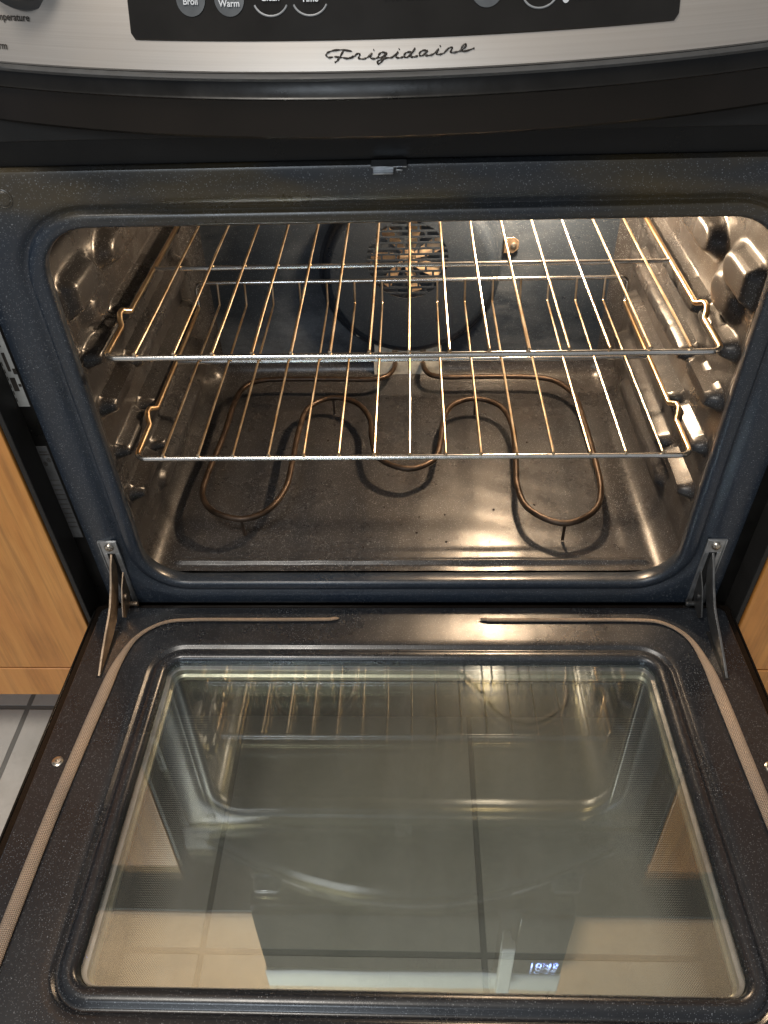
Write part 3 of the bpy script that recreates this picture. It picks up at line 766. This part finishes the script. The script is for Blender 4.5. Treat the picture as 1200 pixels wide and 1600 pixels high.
# ------------------------------------------------------------------ racks
def make_rack(z, xo, label):
    root = empty('oven_rack', label, 'oven rack', (xo, .034, z), 'wire racks in the oven')
    X = .2955; yF = .034; yb = .376
    def prt(mb, name, mat):
        o = mb.build(name, mat, root); shift(o, root); return o
    def p(x, y, dz): return (xo+x, y, z+dz)
    zb = -.0046
    path = [p(0, yF, zb), p(X, yF, zb), p(X, .096, zb), p(X+.003, .103, zb+.0035), p(X+.005, .111, zb+.0065), p(X+.005, .120, zb+.006), p(X, .130, zb), p(X, .376, zb), p(X, .380, .029), p(0, .380, .029)]
    rad = [0, .011, .006, .006, .006, .006, .006, .008, .010, 0]
    half = fillet(path, rad, 6)
    front = [q for q in half]
    mirror = [Vector((2*xo-q.x, q.y, q.z)) for q in half][::-1]
    full = resample(half[:-1]+mirror[:-1], .02)
    # split: front bar (with the corners), side rods and raised back bar are one bent rod; materials by piece
    def seg(cond, name, mat, r):
        runs = []; cur = []
        L = full
        for q in L+[full[0]]:
            if cond(q): cur.append(q)
            else:
                if len(cur) > 1: runs.append(cur)
                cur = []
        if len(cur) > 1: runs.append(cur)
        return runs
    mb = MB(); mb.sweep(full, .0029, 12, closed=True); mb2 = prt(mb, 'rack_frame', M['rod'])
    me = mb2.data; me.materials.append(M['siderod'])
    for f in me.polygons:
        if f.center.y > .040 and f.center.y < .372: f.material_index = 1
    mb = MB(); mb.sweep([p(-X, .2309, -.0046), p(X, .2309, -.0046)], .0027, 10); prt(mb, 'crossbar', M['rod'])
    for i in range(15):
        x = (i-7)*.0378; mb = MB(); j = random.uniform(-.0005, .0005)
        pts = fillet([p(x+j, yF-.0010, .0002), p(x, .12, .0), p(x+random.uniform(-.0006, .0006), .25, 0), p(x, .371, .0), p(x, .378, .0295)], [0, 0, 0, .004, 0], 4)
        mb.sweep(pts, .00145, 8); mb.lathe(p(x+j, yF-.0008, .0002), (0, -1, .15), [(.0014, -.001), (.0021, .0002), (.0014, .0016), (.0004, .0019)], 10)
        prt(mb, 'rack_wire', M['wire'])
    return root
make_rack(.3518, .0028, 'upper chrome wire oven rack, the higher of the two shelves across the oven')
make_rack(.2279, .0027, 'lower chrome wire oven rack, just above the heating element')

# ------------------------------------------------------------------ cabinets
for s, lab in ((-1, 'honey coloured wooden cabinet left of the oven with its bottom rail showing above the tiles'), (1, 'honey coloured wooden cabinet right of the oven, a sliver at the edge')):
    root = empty('kitchen_cabinet', lab, 'cabinet', (s*.65, .25, FLOOR), 'base cabinets beside the oven')
    a, b = sorted((s*.3862, s*.95))
    mb = MB(); mb.box(a, b, -.0275, .56, -.1265, -.0690); o = mb.build('bottom_rail', M['woodrail'], root, bevel=.0012); shift(o, root)
    mb = MB(); mb.box(a, b, -.0280, .56, -.0655, .62); o = mb.build('side_frame', M['wood'], root, bevel=.0012); shift(o, root)
    mb = MB(); mb.box(a, b, -.015, .55, -.0688, -.0657); mb.box(a, b, .13, .55, FLOOR+.001, -.1267); o = mb.build('toe_board', M['toe'], root, smooth=False); shift(o, root)

# ------------------------------------------------------------------ what hangs over the oven and shows mirrored in the door glass
mw = empty('microwave_oven', 'black over-the-range microwave above the stove, mirrored upside down in the door glass', 'microwave', (0, .35, 1.20))
def mpart(mb, name, mat, **kw): o = mb.build(name, mat, mw, **kw); shift(o, mw); return o
mb = MB(); mb.box(-.378, .378, .175, .58, 1.20, 1.62); mpart(mb, 'body', M['darkmatte'], bevel=.004)
mb = MB(); mb.box(-.372, .205, .160, .174, 1.215, 1.508); mpart(mb, 'door_glass', M['display'], bevel=.003)
mb = MB(); mb.box(.252, .376, .160, .174, 1.215, 1.515); cp = mpart(mb, 'control_strip', M['display'], bevel=.003)
mb = MB(); mb.box(-.378, .378, .158, .174, 1.518, 1.618); mpart(mb, 'vent_grille', M['steelwhite'], bevel=.003)
mb = MB(); mb.box(.212, .244, .128, .150, 1.30, 1.58); mb.box(.218, .238, .148, .176, 1.31, 1.33); mb.box(.218, .238, .148, .176, 1.55, 1.57); mpart(mb, 'handle', M['steelwhite'], bevel=.003)
cu = bpy.data.curves.new('clock', 'FONT'); cu.body = '10:45'; cu.size = .034; cu.align_x = 'CENTER'
to = bpy.data.objects.new('clock', cu); COL.objects.link(to); bpy.context.view_layer.update()
me = bpy.data.meshes.new_from_object(to.evaluated_get(bpy.context.evaluated_depsgraph_get())); bpy.data.objects.remove(to)
for v in me.vertices: v.co = Vector((.328+v.co.x, .1585, 1.45+v.co.y))
me.materials.clear(); me.materials.append(M['led']); ck = bpy.data.objects.new('clock_digits', me); COL.objects.link(ck); ck.parent = cp
for s, w in ((-1, 'left'), (1, 'right')):
    root = empty('wall_cabinet', 'honey coloured wall cabinet hanging %s of the microwave, seen only mirrored in the door glass' % w, 'cabinet', (s*.7, .4, 1.33), 'wall cabinets over the stove')
    a, b = sorted((s*.384, s*1.15)); mb = MB(); mb.box(a, b, .215, .58, 1.33, 2.1); o = mb.build('cabinet_box', M['woodpale'], root, bevel=.002); shift(o, root)
    mb = MB(); mb.box(a, b, .218, .60, 1.322, 1.3296); o = mb.build('underside_shade', M['wallpaint'], root, smooth=False); shift(o, root)  # grey sheet added so the cabinet bottom reads as shaded
root = empty('wall_cabinet', 'short honey coloured wall cabinet directly above the microwave, seen only mirrored in the door glass', 'cabinet', (0, .4, 1.63), 'wall cabinets over the stove')
mb = MB(); mb.box(-.380, .380, .215, .58, 1.63, 2.1); o = mb.build('cabinet_box', M['woodpale'], root, bevel=.002); shift(o, root)

# burnt crumbs on the oven floor
mb = MB()
for k in range(46):
    if k < 16: x, y = random.gauss(.03, .06), random.gauss(.10, .03)
    else: x, y = random.uniform(-.26, .26), random.uniform(.05, .36)
    r = random.choice((.0006, .0008, .0011, .0016)); n = random.randint(5, 7); a0 = random.random()*6
    base = [(x+r*random.uniform(.6, 1.3)*math.cos(a0+6.283*i/n), y+r*random.uniform(.5, 1.2)*math.sin(a0+6.283*i/n), CZ0-.0012) for i in range(n)]
    top = [((p[0]+x)/2, (p[1]+y)/2, CZ0-.0012+r*.9) for p in base]
    mb.loft([base, top], True, False, True)
cr = mb.build('crumbs', M['hingebrown2'], smooth=False); cr['kind'] = 'stuff'; cr['label'] = 'small dark burnt crumbs scattered over the oven floor'; cr['category'] = 'crumbs'
